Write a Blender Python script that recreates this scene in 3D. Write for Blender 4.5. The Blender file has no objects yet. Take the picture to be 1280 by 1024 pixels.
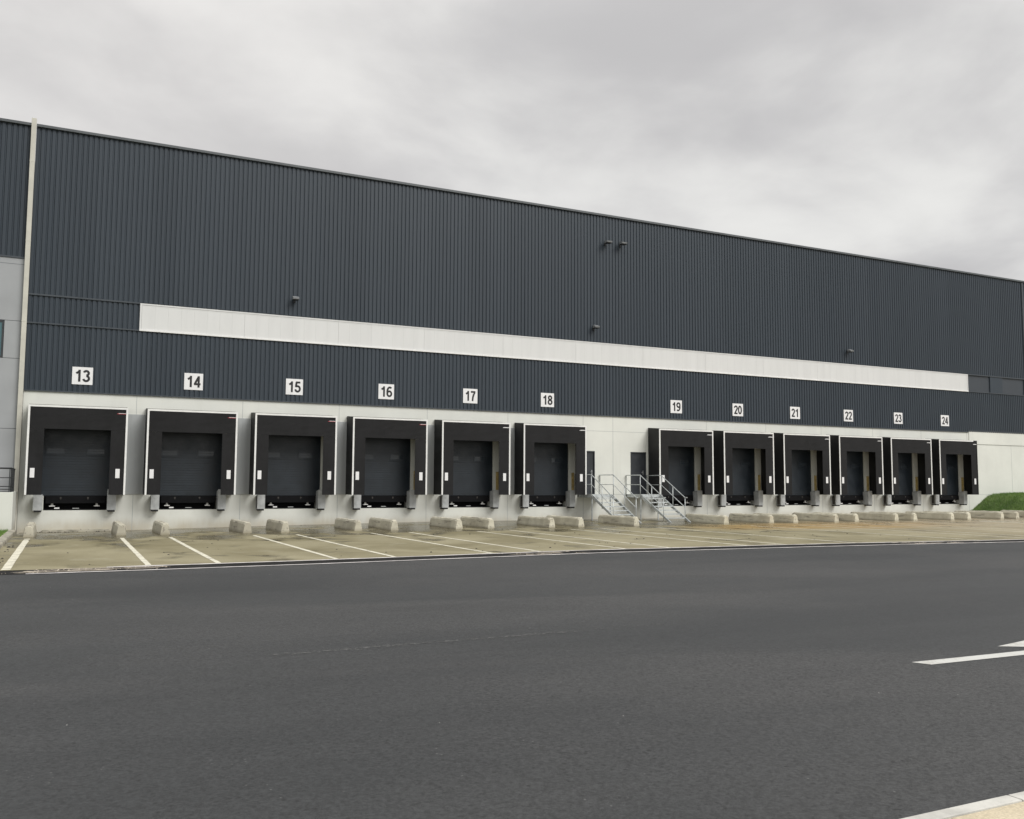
import bpy, bmesh, math, random
from mathutils import Matrix, Vector
random.seed(7)
SC = bpy.context.scene
COL = SC.collection
R_ = math.radians

# ------------------------------------------------------------------ helpers
class MB:
    """collects shapes, then links them as ONE mesh object"""
    def __init__(s): s.bm = bmesh.new()
    def box(s, x0, x1, y0, y1, z0, z1, bevel=0, mat=0):
        vs = [s.bm.verts.new((x, y, z)) for x in (x0, x1) for y in (y0, y1) for z in (z0, z1)]
        F = []
        for q in ((0,1,3,2),(4,6,7,5),(0,4,5,1),(2,3,7,6),(0,2,6,4),(1,5,7,3)):
            f = s.bm.faces.new([vs[i] for i in q]); f.material_index = mat; F.append(f)
        if bevel:
            es = list({e for f in F for e in f.edges})
            bmesh.ops.bevel(s.bm, geom=es, offset=bevel, segments=2, affect='EDGES', profile=.7)
        return s
    def poly(s, pts, mat=0):
        f = s.bm.faces.new([s.bm.verts.new(p) for p in pts]); f.material_index = mat
        return s
    def prism(s, pts, vec):
        """closed prism from a planar outline swept along vec"""
        vec = Vector(vec)
        a = [s.bm.verts.new(p) for p in pts]; b = [s.bm.verts.new(Vector(p) + vec) for p in pts]
        s.bm.faces.new(a); s.bm.faces.new(b[::-1])
        n = len(a)
        for i in range(n):
            s.bm.faces.new((a[i], b[i], b[(i+1) % n], a[(i+1) % n]))
        return s
    def tube(s, pts, r, n=8, closed=False):
        pts = [Vector(p) for p in pts]
        rings = []
        for i, p in enumerate(pts):
            if i == 0: d = pts[1]-pts[0]
            elif i == len(pts)-1: d = pts[-1]-pts[-2]
            else: d = (pts[i+1]-p).normalized() + (p-pts[i-1]).normalized()
            d.normalize()
            up = Vector((0,0,1)) if abs(d.z) < .95 else Vector((1,0,0))
            a = d.cross(up).normalized(); b = a.cross(d).normalized()
            k = r
            if 0 < i < len(pts)-1:
                c = max(.5, math.cos((pts[i+1]-p).angle(p-pts[i-1])/2)); k = r / c if c < 1 else r
                k = min(k, r*1.25)
            rings.append([s.bm.verts.new(p + k*(math.cos(t)*a + math.sin(t)*b)) for t in [2*math.pi*j/n for j in range(n)]])
        for q in range(len(rings)-1):
            for j in range(n):
                f = s.bm.faces.new((rings[q][j], rings[q][(j+1)%n], rings[q+1][(j+1)%n], rings[q+1][j])); f.smooth = True
        s.bm.faces.new(rings[0][::-1]); s.bm.faces.new(rings[-1])
        return s
    def build(s, name, mat, parent=None, smooth=False):
        bmesh.ops.recalc_face_normals(s.bm, faces=s.bm.faces)
        me = bpy.data.meshes.new(name); s.bm.to_mesh(me); s.bm.free()
        for m in (mat if isinstance(mat, (list, tuple)) else [mat]): me.materials.append(m)
        if smooth:
            for p in me.polygons: p.use_smooth = True
        o = bpy.data.objects.new(name, me); COL.objects.link(o)
        if parent: o.parent = parent
        return o

def tag(o, label=None, cat=None, group=None, kind=None):
    if label: o['label'] = label
    if cat: o['category'] = cat
    if group: o['group'] = group
    if kind: o['kind'] = kind
    return o
def empty(name, loc=(0,0,0), rz=0):
    o = bpy.data.objects.new(name, None); COL.objects.link(o)
    o.location = loc; o.rotation_euler = (0,0,rz); o.empty_display_size = .2
    return o
def copy_tree(o, parent=None):
    c = o.copy(); COL.objects.link(c); c.parent = parent
    for ch in list(o.children): copy_tree(ch, c)
    return c
def structure(o): o['kind'] = 'structure'; return o

# ------------------------------------------------------------------ materials
class NT:
    def __init__(s, nt): s.t = nt
    def n(s, kind, **kw):
        o = s.t.nodes.new(kind)
        for k, v in kw.items():
            if k in ('op',): o.operation = v
            elif hasattr(o, k) and k not in o.inputs: setattr(o, k, v)
            else: o.inputs[k].default_value = v
        return o
    def l(s, a, b): s.t.links.new(a, b)
    def noise(s, vec, scale, detail=4, rough=.55, out='Fac', dist=0):
        o = s.n('ShaderNodeTexNoise'); o.inputs['Scale'].default_value = scale; o.inputs['Detail'].default_value = detail
        o.inputs['Roughness'].default_value = rough; o.inputs['Distortion'].default_value = dist
        s.l(vec, o.inputs['Vector']); return o.outputs[out]
    def ramp(s, fac, a, b, lo=0., hi=1.):
        o = s.n('ShaderNodeMapRange'); o.inputs['From Min'].default_value = a; o.inputs['From Max'].default_value = b
        o.inputs['To Min'].default_value = lo; o.inputs['To Max'].default_value = hi; o.interpolation_type = 'SMOOTHSTEP'
        s.l(fac, o.inputs['Value']); return o.outputs['Result']
    def mix(s, fac, a, b):
        o = s.n('ShaderNodeMix'); o.data_type = 'RGBA'
        for v, i in ((fac, 0), (a, 6), (b, 7)):
            if isinstance(v, (int, float)): o.inputs[i].default_value = v
            elif isinstance(v, tuple): o.inputs[i].default_value = (*v, 1)
            else: s.l(v, o.inputs[i])
        return o.outputs[2]
    def math(s, op, a, b=0.):
        o = s.n('ShaderNodeMath'); o.operation = op
        for v, i in ((a, 0), (b, 1)):
            if isinstance(v, (int, float)): o.inputs[i].default_value = v
            else: s.l(v, o.inputs[i])
        return o.outputs[0]
    def mapping(s, vec, scale=(1,1,1), loc=(0,0,0)):
        o = s.n('ShaderNodeMapping'); o.inputs['Scale'].default_value = scale; o.inputs['Location'].default_value = loc
        s.l(vec, o.inputs['Vector']); return o.outputs[0]

def new_mat(name):
    m = bpy.data.materials.new(name); m.use_nodes = True
    t = m.node_tree; p = t.nodes['Principled BSDF']
    return m, NT(t), p
def objco(N, world=False):
    if world:
        return N.n('ShaderNodeNewGeometry').outputs['Position']
    return N.n('ShaderNodeTexCoord').outputs['Object']

def paint(name, col, rough=.5, metal=0., var=.12, scale=3., bump=0., bscale=60., spec=.5, stretch=(1,1,1)):
    """painted / plain surface with slow tonal wear and optional grain"""
    m, N, p = new_mat(name)
    v = N.mapping(objco(N, True), stretch)
    f = N.noise(v, scale, 5)
    a = tuple(c*(1-var) for c in col); b = tuple(min(1, c*(1+var)) for c in col)
    N.l(N.mix(N.ramp(f, .3, .7), a, b), p.inputs['Base Color'])
    N.l(N.ramp(f, .3, .7, max(.05, rough-.08), min(1, rough+.08)), p.inputs['Roughness'])
    p.inputs['Metallic'].default_value = metal
    p.inputs['Specular IOR Level'].default_value = spec
    if bump:
        bn = N.n('ShaderNodeBump'); bn.inputs['Strength'].default_value = bump; bn.inputs['Distance'].default_value = .01
        N.l(N.noise(v, bscale, 3), bn.inputs['Height']); N.l(bn.outputs[0], p.inputs['Normal'])
    return m

M = {}
# cladding: coil-coated steel, each sheet a touch different, faint vertical rain streaks
m, N, p = new_mat('anthracite_steel'); M['clad'] = m
pos = objco(N, True)
sheet = N.n('ShaderNodeTexWhiteNoise'); sheet.noise_dimensions = '1D'
sx = N.n('ShaderNodeSeparateXYZ'); N.l(pos, sx.inputs[0])
N.l(N.math('FLOOR', N.math('DIVIDE', sx.outputs['X'], 1.0)), sheet.inputs['W'])
streak = N.noise(N.mapping(pos, (5, 5, .12)), 1., 5, .6)
big = N.noise(pos, .12, 3)
f = N.math('ADD', N.math('MULTIPLY', sheet.outputs['Value'], .35), N.math('MULTIPLY', N.math('ADD', streak, big), .32))
N.l(N.mix(f, (.0255, .0355, .0465), (.0395, .0520, .0660)), p.inputs['Base Color'])
N.l(N.ramp(streak, .3, .7, .38, .52), p.inputs['Roughness'])
p.inputs['Specular IOR Level'].default_value = .4
M['trimdark'] = paint('anthracite_trim', (.05, .06, .07), .42, var=.1, scale=2)
M['coping'] = paint('coping_grey', (.085, .095, .10), .45, var=.12, scale=1.5)
M['recess'] = paint('recess_panel', (.040, .048, .058), .42, var=.08, scale=1)

# precast concrete panels: pale, rain-stained, dirt near the ground
m, N, p = new_mat('pale_precast'); M['wall'] = m
pos = objco(N, True)
sx = N.n('ShaderNodeSeparateXYZ'); N.l(pos, sx.inputs[0])
n1 = N.noise(pos, .5, 6, .6); n2 = N.noise(N.mapping(pos, (2.2, 2.2, .25)), 1., 6, .65); n3 = N.noise(pos, 14, 4)
c = N.mix(N.ramp(n1, .3, .7), (.66, .67, .62), (.725, .735, .68))
st = N.math('MULTIPLY', N.ramp(n2, .5, .78), .16)
c = N.mix(st, c, (.44, .44, .38))
low = N.math('MULTIPLY', N.ramp(N.math('ADD', sx.outputs['Z'], N.math('MULTIPLY', n2, .5)), .2, .72, 1, 0), .75)
c = N.mix(N.math('MULTIPLY', low, N.ramp(n1, .2, .6)), c, (.42, .37, .27))
N.l(c, p.inputs['Base Color'])
N.l(N.ramp(n3, .2, .8, .55, .8), p.inputs['Roughness'])
bn = N.n('ShaderNodeBump'); bn.inputs['Strength'].default_value = .12; bn.inputs['Distance'].default_value = .004
N.l(n3, bn.inputs['Height']); N.l(bn.outputs[0], p.inputs['Normal'])

M['pier'] = paint('grey_panel', (.40, .42, .42), .5, var=.06, scale=1.2, stretch=(1,1,.3))  # pier tone has the shade between the dock boxes mixed in
M['office'] = paint('office_grey_panel', (.33, .34, .35), .45, var=.05, scale=.8)
M['band'] = paint('band_offwhite', (.66, .665, .655), .45, var=.025, scale=1.2, stretch=(2,2,.3))
M['white'] = paint('white_trim', (.78, .78, .76), .5, var=.05, scale=4)
M['sign'] = paint('sign_white', (.80, .80, .80), .35, var=.03, scale=4)
M['ink'] = paint('sign_black', (.012, .012, .013), .45, var=.05)
M['fabric'] = paint('shelter_fabric', (.0118, .0118, .0126), .65, var=.32, scale=1.6, bump=.25, bscale=220, spec=.25, stretch=(1,1,.4))
M['side'] = paint('shelter_side', (.011, .011, .0115), .55, var=.25, scale=2., bump=.3, bscale=8, spec=.35, stretch=(.3,.3,1))
M['door'] = paint('door_slate', (.0175, .0245, .0325), .42, var=.12, scale=2.)
M['exit'] = paint('exit_door_grey', (.026, .030, .035), .42, var=.1)
M['pane'] = paint('door_pane', (.036, .045, .054), .15, var=.1)
M['galv'] = paint('galvanised', (.36, .37, .375), .42, metal=.75, var=.22, scale=9)
M['stairgalv'] = paint('stair_galvanised', (.52, .55, .55), .45, metal=.3, var=.18, scale=7)
M['bumper'] = paint('bumper_steel', (.43, .445, .445), .5, metal=.1, var=.13, scale=4)
M['support'] = paint('support_white', (.62, .62, .6), .6, var=.15, scale=9)
M['bumperin'] = paint('bumper_inside', (.045, .04, .036), .75, var=.4, scale=9)
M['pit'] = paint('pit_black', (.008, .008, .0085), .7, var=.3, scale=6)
M['lip'] = paint('lip_black', (.006, .006, .007), .7, var=.3, scale=6, spec=.12)
M['yellow'] = paint('guard_yellow', (.40, .31, .13), .6, var=.25, scale=8)
M['red'] = paint('brand_red', (.42, .06, .07), .5)
M['cream'] = paint('cream_pipe', (.54, .525, .46), .5, var=.07, scale=2.)
M['lamp'] = paint('lamp_grey', (.22, .23, .24), .45, var=.1)
M['lampdark'] = paint('lamp_dark', (.02, .021, .023), .4, var=.1)
M['rail'] = paint('rail_black', (.02, .022, .024), .45, var=.2)
M['frame'] = paint('window_frame', (.035, .04, .045), .4, var=.1)
M['mat_kerb'] = paint('kerb_concrete', (.50, .49, .45), .8, var=.18, scale=5, bump=.4, bscale=60)
M['oldkerb'] = paint('old_kerb', (.34, .32, .26), .85, var=.35, scale=3, bump=.4, bscale=60)
m, N, p = new_mat('teal_glass'); M['glass'] = m
p.inputs['Base Color'].default_value = (.05, .13, .15, 1); p.inputs['Roughness'].default_value = .06
p.inputs['Specular IOR Level'].default_value = .9

# wheel guide concrete: weathered, scuffed at the base
m, N, p = new_mat('guide_concrete'); M['guide'] = m
pos = objco(N, True)
sx = N.n('ShaderNodeSeparateXYZ'); N.l(pos, sx.inputs[0])
n1 = N.noise(pos, 1.3, 6, .6); n2 = N.noise(pos, 26, 4)
c = N.mix(N.ramp(n1, .3, .7), (.49, .46, .36), (.68, .65, .52))
c = N.mix(N.ramp(sx.outputs['X'], 6, 20), N.mix(.4, c, (.30, .28, .23)), c)
c = N.mix(N.math('MULTIPLY', N.ramp(sx.outputs['Z'], .02, .12, 1, 0), .5), c, (.25, .22, .15))
c = N.mix(N.ramp(n2, .62, .75, 0, .5), c, (.24, .22, .18))
c = N.mix(N.ramp(N.noise(N.mapping(pos, (9, 1.2, 9)), 1, 4), .56, .68, 0, .6), c, (.16, .14, .12))
N.l(c, p.inputs['Base Color']); p.inputs['Roughness'].default_value = .85
bn = N.n('ShaderNodeBump'); bn.inputs['Strength'].default_value = .5; bn.inputs['Distance'].default_value = .01
N.l(n2, bn.inputs['Height']); N.l(bn.outputs[0], p.inputs['Normal'])

# asphalt
m, N, p = new_mat('asphalt'); M['asphalt'] = m
pos = objco(N, True)
fine = N.noise(pos, 42, 6, .8); mid = N.noise(pos, 22, 4, .6)
lane = N.noise(N.mapping(pos, (.035, .55, 1)), 1., 4, .5)
big = N.noise(N.mapping(pos, (.09, .22, 1)), 1., 5, .55, dist=.6)
c = N.mix(N.ramp(lane, .35, .65), (.0240, .0258, .0268), (.032, .0338, .0346))
c = N.mix(N.ramp(big, .38, .68), c, (.050, .0502, .050))
sw = N.n('ShaderNodeVectorMath'); sw.operation = 'DISTANCE'; N.l(pos, sw.inputs[0]); sw.inputs[1].default_value = (-9., -62., 0.)
swr = N.math('ADD', sw.outputs['Value'], N.math('MULTIPLY', N.noise(pos, .35, 3), 1.2))
tyre = N.math('MULTIPLY', N.ramp(N.math('SINE', N.math('MULTIPLY', swr, 2.6)), .55, 1.), N.ramp(N.noise(N.mapping(pos, loc=(9, 3, 0)), .16, 3), .48, .62))
c = N.mix(N.math('MULTIPLY', tyre, .3), c, (.030, .030, .030))
g = N.math('ADD', N.ramp(fine, .34, .66, .50, 1.50), N.ramp(mid, .3, .7, -.16, .16))
vm = N.n('ShaderNodeVectorMath'); vm.operation = 'SCALE'; N.l(c, vm.inputs[0]); N.l(g, vm.inputs['Scale'])
c = vm.outputs[0]
vor = N.n('ShaderNodeTexVoronoi'); vor.inputs['Scale'].default_value = 14; N.l(pos, vor.inputs['Vector'])
sp = N.math('MULTIPLY', N.ramp(vor.outputs['Distance'], .06, .13, 1, 0), N.ramp(N.noise(pos, 2.3, 3), .56, .62))
c = N.mix(N.math('MULTIPLY', sp, .6), c, (.17, .17, .165))
vor2 = N.n('ShaderNodeTexVoronoi'); vor2.inputs['Scale'].default_value = 13; N.l(N.mapping(pos, loc=(3.3, 1.7, 0)), vor2.inputs['Vector'])
pit = N.math('MULTIPLY', N.ramp(vor2.outputs['Distance'], .12, .25, 1, 0), N.ramp(N.noise(pos, 1.3, 4), .44, .56))
c = N.mix(N.math('MULTIPLY', pit, .8), c, (.010, .010, .010))
N.l(c, p.inputs['Base Color'])
N.l(N.ramp(big, .3, .7, .62, .8), p.inputs['Roughness']); p.inputs['Specular IOR Level'].default_value = .5
bn = N.n('ShaderNodeBump'); bn.inputs['Strength'].default_value = .55; bn.inputs['Distance'].default_value = .006
N.l(fine, bn.inputs['Height']); N.l(bn.outputs[0], p.inputs['Normal'])

# damp bay concrete
m, N, p = new_mat('damp_concrete'); M['apron'] = m
pos = objco(N, True)
sx = N.n('ShaderNodeSeparateXYZ'); N.l(pos, sx.inputs[0])
n1 = N.noise(pos, .32, 6, .6, dist=.5); n2 = N.noise(N.mapping(pos, (.75, .6, 1), (4, 2, 0)), .9, 7, .62, dist=.4); n3 = N.noise(pos, 34, 4)
c = N.mix(N.ramp(n1, .3, .7), (.195, .170, .092), (.315, .282, .178))
# wet patches, heavier close to the wall
nearw = N.ramp(sx.outputs['Y'], -13, -3, -.08, .14)
wet = N.ramp(N.math('ADD', n2, nearw), .45, .66)
c = N.mix(N.math('MULTIPLY', wet, .86), c, (.072, .059, .030))
c = N.mix(N.math('MULTIPLY', N.ramp(n2, .28, .42, 1, 0), .45), c, (.36, .335, .245))
# the rust run-off in front of bays 19 and 20
d1 = N.n('ShaderNodeVectorMath'); d1.operation = 'DISTANCE'; N.l(N.mapping(pos, (.42, 1, 0)), d1.inputs[0]); d1.inputs[1].default_value = (13.6, -8.2, 0)
rust = N.math('MULTIPLY', N.ramp(N.math('ADD', d1.outputs['Value'], N.math('MULTIPLY', n1, 3.)), 2.6, 5.8, 1, 0), .7)
c = N.mix(rust, c, (.36, .22, .06))
# red-brown tint far along
c = N.mix(N.ramp(sx.outputs['X'], 26, 44, 0, .6), c, (.40, .33, .23))
vm = N.n('ShaderNodeVectorMath'); vm.operation = 'SCALE'; N.l(c, vm.inputs[0]); N.l(N.ramp(n3, .2, .8, .82, 1.16), vm.inputs['Scale'])
N.l(vm.outputs[0], p.inputs['Base Color'])
N.l(N.ramp(wet, 0, 1, .66, .22), p.inputs['Roughness'])
bn = N.n('ShaderNodeBump'); bn.inputs['Strength'].default_value = .2; bn.inputs['Distance'].default_value = .005
N.l(n3, bn.inputs['Height']); N.l(bn.outputs[0], p.inputs['Normal'])

# worn white road paint
def road_paint(name, col, wear):
    m, N, p = new_mat(name)
    pos = objco(N, True)
    f = N.math('ADD', N.math('MULTIPLY', N.noise(pos, 3., 5, .65), .6), N.math('MULTIPLY', N.noise(pos, 40., 3), .4))
    N.l(N.mix(N.ramp(f, .46, .68, 0, wear), col, (.26, .24, .19)), p.inputs['Base Color']); p.inputs['Roughness'].default_value = .7
    return m
M['line'] = road_paint('bay_paint', (.72, .69, .56), .9)
M['mark'] = road_paint('lane_paint', (.56, .56, .53), .55)
M['scuff'] = paint('scuff_dust', (.115, .115, .112), .85, var=.35, scale=6)
M['edge'] = paint('edge_pale', (.58, .555, .54), .8, var=.22, scale=2.5)
M['gutter'] = paint('gutter_bitumen', (.021, .020, .019), .85, var=.35, scale=1.6, spec=.15)
M['grit'] = paint('grit_pale', (.48, .42, .34), .9, var=.2, scale=8)
M['litter'] = paint('litter_dark', (.05, .045, .035), .9, var=.3, scale=8)
M['stone'] = paint('stone_pale', (.38, .37, .35), .9, var=.2, scale=8)

# foreground pavement
m, N, p = new_mat('beige_paving'); M['paving'] = m
pos = objco(N, True)
n1 = N.noise(pos, 2.5, 6, .6); n2 = N.noise(pos, 70, 4)
c = N.mix(N.ramp(n1, .3, .7), (.50, .43, .30), (.58, .505, .37))
vm = N.n('ShaderNodeVectorMath'); vm.operation = 'SCALE'; N.l(c, vm.inputs[0]); N.l(N.ramp(n2, .2, .8, .8, 1.18), vm.inputs['Scale'])
N.l(vm.outputs[0], p.inputs['Base Color']); p.inputs['Roughness'].default_value = .85
bn = N.n('ShaderNodeBump'); bn.inputs['Strength'].default_value = .4; bn.inputs['Distance'].default_value = .004
N.l(n2, bn.inputs['Height']); N.l(bn.outputs[0], p.inputs['Normal'])

# grass
def grass_mat(name, a, b):
    m, N, p = new_mat(name)
    pos = objco(N, True)
    f = N.math('ADD', N.math('MULTIPLY', N.noise(pos, 1.1, 4), .55), N.math('MULTIPLY', N.noise(pos, 18., 3), .45))
    N.l(N.mix(N.ramp(f, .35, .65), a, b), p.inputs['Base Color']); p.inputs['Roughness'].default_value = .7
    return m
M['soil'] = grass_mat('turf_base', (.05, .085, .018), (.09, .14, .03))
M['blade'] = grass_mat('grass_blade', (.085, .175, .028), (.17, .27, .06))

# ------------------------------------------------------------------ measures
BAY = 4.092; GAP = 28.12; WID = 3.4; DEEP = .99
ZT, ZB = 4.612, 1.286
ZC = 5.21; ZR = 15.545; BT, BB = 8.865, 7.78
def bx(n): return (n-13)*BAY if n <= 18 else GAP + (n-19)*BAY
NUM = list(range(13, 25))
XL, XR = -.22, 76.

def lerp_tab(x, tab):
    if x <= tab[0][0]: return tab[0][1]
    for (a, va), (b, vb) in zip(tab, tab[1:]):
        if x <= b: return va + (vb-va)*(x-a)/(b-a)
    return tab[-1][1]
WB = [(-10,-.13),(2,-.13),(5.4,-.07),(8,-.03),(11,.01),(16,.06),(60,.08)]
def gz(x, y):
    """height of the bay apron: it dips or lifts slightly towards the wall"""
    t = max(0., min(1., 1 + y/5.2)); t = t*t*(3-2*t)
    return lerp_tab(x, WB)*t

# ------------------------------------------------------------------ ground
EDGE = [(-60,-17.9),(-12,-17.9),(0,-17.95),(3.2,-17.98),(6.6,-17.9),(11,-17.64),(14,-17.5),(20,-17.75),(24,-18.05),(30,-18.7),(60,-20.9),(90,-23.1)]
def ey(x): return lerp_tab(x, EDGE)
mb = MB()
S = 900.
mb.poly([(-S,-S,-.012),(S,-S,-.012),(S,-24.2,-.012),(-S,-24.2,-.012)])
xs = [-60 + 2.*i for i in range(76)]
for a, b in zip(xs, xs[1:]):
    mb.poly([(a,-24.2,-.012),(b,-24.2,-.012),(b,ey(b)-.6,-.012),(a,ey(a)-.6,-.012)])
mb.poly([(-S,-24.2,-.012),(-60,-24.2,-.012),(-60,-18.5,-.012),(-S,-18.5,-.012)]).poly([(90,-24.2,-.012),(S,-24.2,-.012),(S,-23.7,-.012),(90,-23.7,-.012)])
bmesh.ops.remove_doubles(mb.bm, verts=mb.bm.verts, dist=1e-4)
road = structure(mb.build('road', M['asphalt']))
# terrain around and beneath everything
structure(MB().poly([(-S,-S,-.35),(S,-S,-.35),(S,S,-.35),(-S,S,-.35)]).build('ground', M['soil']))

# apron grid (drops and rises towards the wall)
bm = bmesh.new()
gx = [-.12 + .8*i for i in range(112)]
rows = [0, -.5, -1., -1.6, -2.2, -3., -3.8, -4.6, -5.4, -7, -9, -12, -15, None]
grid = []
for x in gx:
    grid.append([bm.verts.new((x, (ey(x) if r is None else r), gz(x, r if r is not None else -18))) for r in rows])
for i in range(len(gx)-1):
    for j in range(len(rows)-1):
        bm.faces.new((grid[i][j], grid[i][j+1], grid[i+1][j+1], grid[i+1][j]))
k = MB(); k.bm.free(); k.bm = bm
structure(k.build('loading_apron', M['apron'], smooth=True))
# left of the kerb the same concrete goes on under the lawn edge
def strip(name, mat, off0, off1, z, x0, x1, step=.5, wob=0.):
    m_ = MB(); n = int((x1-x0)/step); prev = None
    for i in range(n+1):
        x = x0 + (x1-x0)*i/n
        w0 = random.uniform(-wob, wob); w1 = random.uniform(-wob, wob)
        cur = (m_.bm.verts.new((x, ey(x)+off0+w0, z)), m_.bm.verts.new((x, ey(x)+off1+w1, z)))
        if prev: m_.bm.faces.new((prev[0], prev[1], cur[1], cur[0]))
        prev = cur
    return structure(m_.build(name, mat))
strip('gutter', M['gutter'], .02, -.84, -.006, -60, 90, wob=.012)
strip('gutter_line', M['edge'], -.80, -.93, -.001, .75, 90, wob=.012)
strip('apron_edge', M['edge'], .11, -.05, .005, 2.2, 90, wob=.025)  # pale strip laid along the apron edge

# bay lines: painted either side of each bay
def flat_strip(name, x, y0, y1, w, mat, z=.005, wob=.006):
    m_ = MB(); prev = None; n = 16
    for i in range(n+1):
        y = y0 + (y1-y0)*i/n
        a = x - w/2 + random.uniform(-wob, wob); b = x + w/2 + random.uniform(-wob, wob)
        cur = (m_.bm.verts.new((a, y, gz(x, y)+z)), m_.bm.verts.new((b, y, gz(x, y)+z)))
        if prev: m_.bm.faces.new((prev[0], prev[1], cur[1], cur[0]))
        prev = cur
    return m_.build(name, mat)
LOFF, ROFF = .36, 3.02
for n in NUM:
    for off in (LOFF, ROFF):
        x = bx(n)+off
        y1 = ey(x)+.08
        o = structure(flat_strip('bay_line', x, -7.3+random.uniform(-.1,.1), y1, .24 if (n, off) == (22, ROFF) else (.165 if (n, off) == (13, LOFF) else .118), M['line']))
        if n == 13 and off == LOFF:
            structure(flat_strip('bay_line', x, -6.75, -7.12, .165, M['line']))
# road marks by the right edge of the photo, dusty scuffs across the asphalt
structure(MB().poly([(9.08,-32.10,-.008),(9.16,-32.27,-.008),(14.6,-32.46,-.008),(14.6,-32.29,-.008)]).build('lane_marking', M['mark']))
structure(MB().poly([(10.72,-31.86,-.008),(11.0,-32.02,-.008),(12.9,-32.08,-.008),(12.6,-31.5,-.008)]).build('lane_marking', M['mark']))
def scuff(x0, x1, y0, y1, w, dens):
    m_ = MB(); n = int((x1-x0)/.014)
    for i in range(n):
        if random.random() > dens: continue
        x = x0 + (x1-x0)*i/n; y = y0+(y1-y0)*i/n + random.gauss(0, w*.35)
        l = random.uniform(.02, .07); h = random.uniform(.15, .6)*w*.35
        m_.poly([(x,y-h,-.008-.0001*(i%7)),(x+l,y-h*.6,-.008-.0001*(i%7)),(x+l*1.1,y+h*.4,-.008-.0001*(i%7)),(x+.02,y+h*.7,-.008-.0001*(i%7))])
    return structure(m_.build('road_scuff', M['scuff']))
scuff(3.35, 4.75, -29.08, -29.03, .10, .8)
scuff(4.6, 6.2, -29.04, -29.02, .10, .45)
scuff(6.1, 6.85, -29.03, -29.0, .09, .9)
scuff(6.85, 8.2, -29.0, -28.95, .12, .2)

# kerb and footpath at the photographer's feet
mb = MB()
x = -6.
while x < 30:
    mb.box(x+.004, x+.996, -35.405, -35.315, -.2, .10, bevel=.010); x += 1.
structure(mb.build('kerb', M['mat_kerb']))
mb = MB()
x = -6.57
while x < 30:
    for j in range(6):
        mb.box(x+.004, x+2.4-.004, -35.41-1.8*(j+1)+.006, -35.41-1.8*j-.004, -.2, .096, bevel=.004)
    x += 2.4
structure(mb.build('footpath', M['paving']))

# left lawn with its kerb, right grass bank
mb = MB(); y = -2.75
while y > -18.3:
    mb.prism([(-.34, y-.004, -.15), (-.10, y-.004, -.15), (-.12, y-.004, .085), (-.145, y-.004, .11), (-.34, y-.004, .11)], (0, -.99, 0)); y -= 1.
structure(mb.build('lawn_kerb', M['oldkerb']))
def blades(m_, pts, h0, h1):
    for (x, y, z) in pts:
        a = random.uniform(0, 6.28); h = random.uniform(h0, h1); w = random.uniform(.006, .014)
        dx, dy = math.cos(a)*w, math.sin(a)*w; lx, ly = random.gauss(0, .35)*h, random.gauss(0, .35)*h
        m_.poly([(x-dx, y-dy, z), (x+dx, y+dy, z), (x+lx, y+ly, z+h)])
structure(MB().poly([(-14,-2.6,.07),(-.34,-2.6,.07),(-.34,-18.3,.07),(-14,-18.3,.07)]).poly([(-14,0,.06),(-6.2,0,.06),(-6.2,-2.6,.06),(-14,-2.6,.06)]).build('lawn', M['soil']))
mb = MB()
blades(mb, [(-.36-random.random()**1.5*4.5, random.uniform(-18.2,-2.7), .068) for _ in range(16000)], .03, .10)
tag(mb.build('grass', M['blade']), kind='stuff')

def bank_z(x, y):
    w = (x-52.15)/2.3; s_ = (y+4.7)/2.9
    t = min(1., max(0., w), max(0., s_))
    return .10 + 1.2*(t*t*(3-2*t)*.35+t*.65) + .03*math.sin(x*1.7)*t + .025*math.sin(x*4.1+y*3)*t
bm = bmesh.new(); gr = []
bxs = [52.1 + .25*i for i in range(100)]; bys = [-4.72 + .236*i for i in range(21)]
for x in bxs: gr.append([bm.verts.new((x, min(y, -.004), bank_z(x, y)+random.gauss(0,.012))) for y in bys])
for i in range(len(bxs)-1):
    for j in range(len(bys)-1): bm.faces.new((gr[i][j], gr[i+1][j], gr[i+1][j+1], gr[i][j+1]))
k = MB(); k.bm.free(); k.bm = bm
structure(k.build('grass_bank', M['soil'], smooth=True))
mb = MB()
pts = []
for _ in range(34000):
    x = 52.15+random.random()**1.3*14; y = random.uniform(-4.6, -.03); pts.append((x, y, bank_z(x, y)-.01))
blades(mb, pts, .05, .16)
tag(mb.build('grass', M['blade']), kind='stuff')
mb = MB(); x = 52.05
while x < 76: mb.box(x, x+.99, -4.92, -4.76, -.1, .16, bevel=.012); x += 1.
y = -4.74
while y < -.2: mb.box(51.92, 52.06, y, min(-.01, y+.98), -.1, .18, bevel=.012); y += .99
structure(mb.build('bank_kerb', M['oldkerb']))

# ------------------------------------------------------------------ warehouse
WH = tag(empty('warehouse', (28, 0, 0)), 'long dark ribbed steel warehouse on a pale concrete base with loading bays', 'warehouse')
def wpart(mb_, name, mat, parent=WH):
    o = mb_.build(name, mat); o.parent = parent
    o.matrix_parent_inverse = Matrix.Translation((-28,0,0)) if parent is WH else Matrix.Identity(4)
    return o

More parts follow.
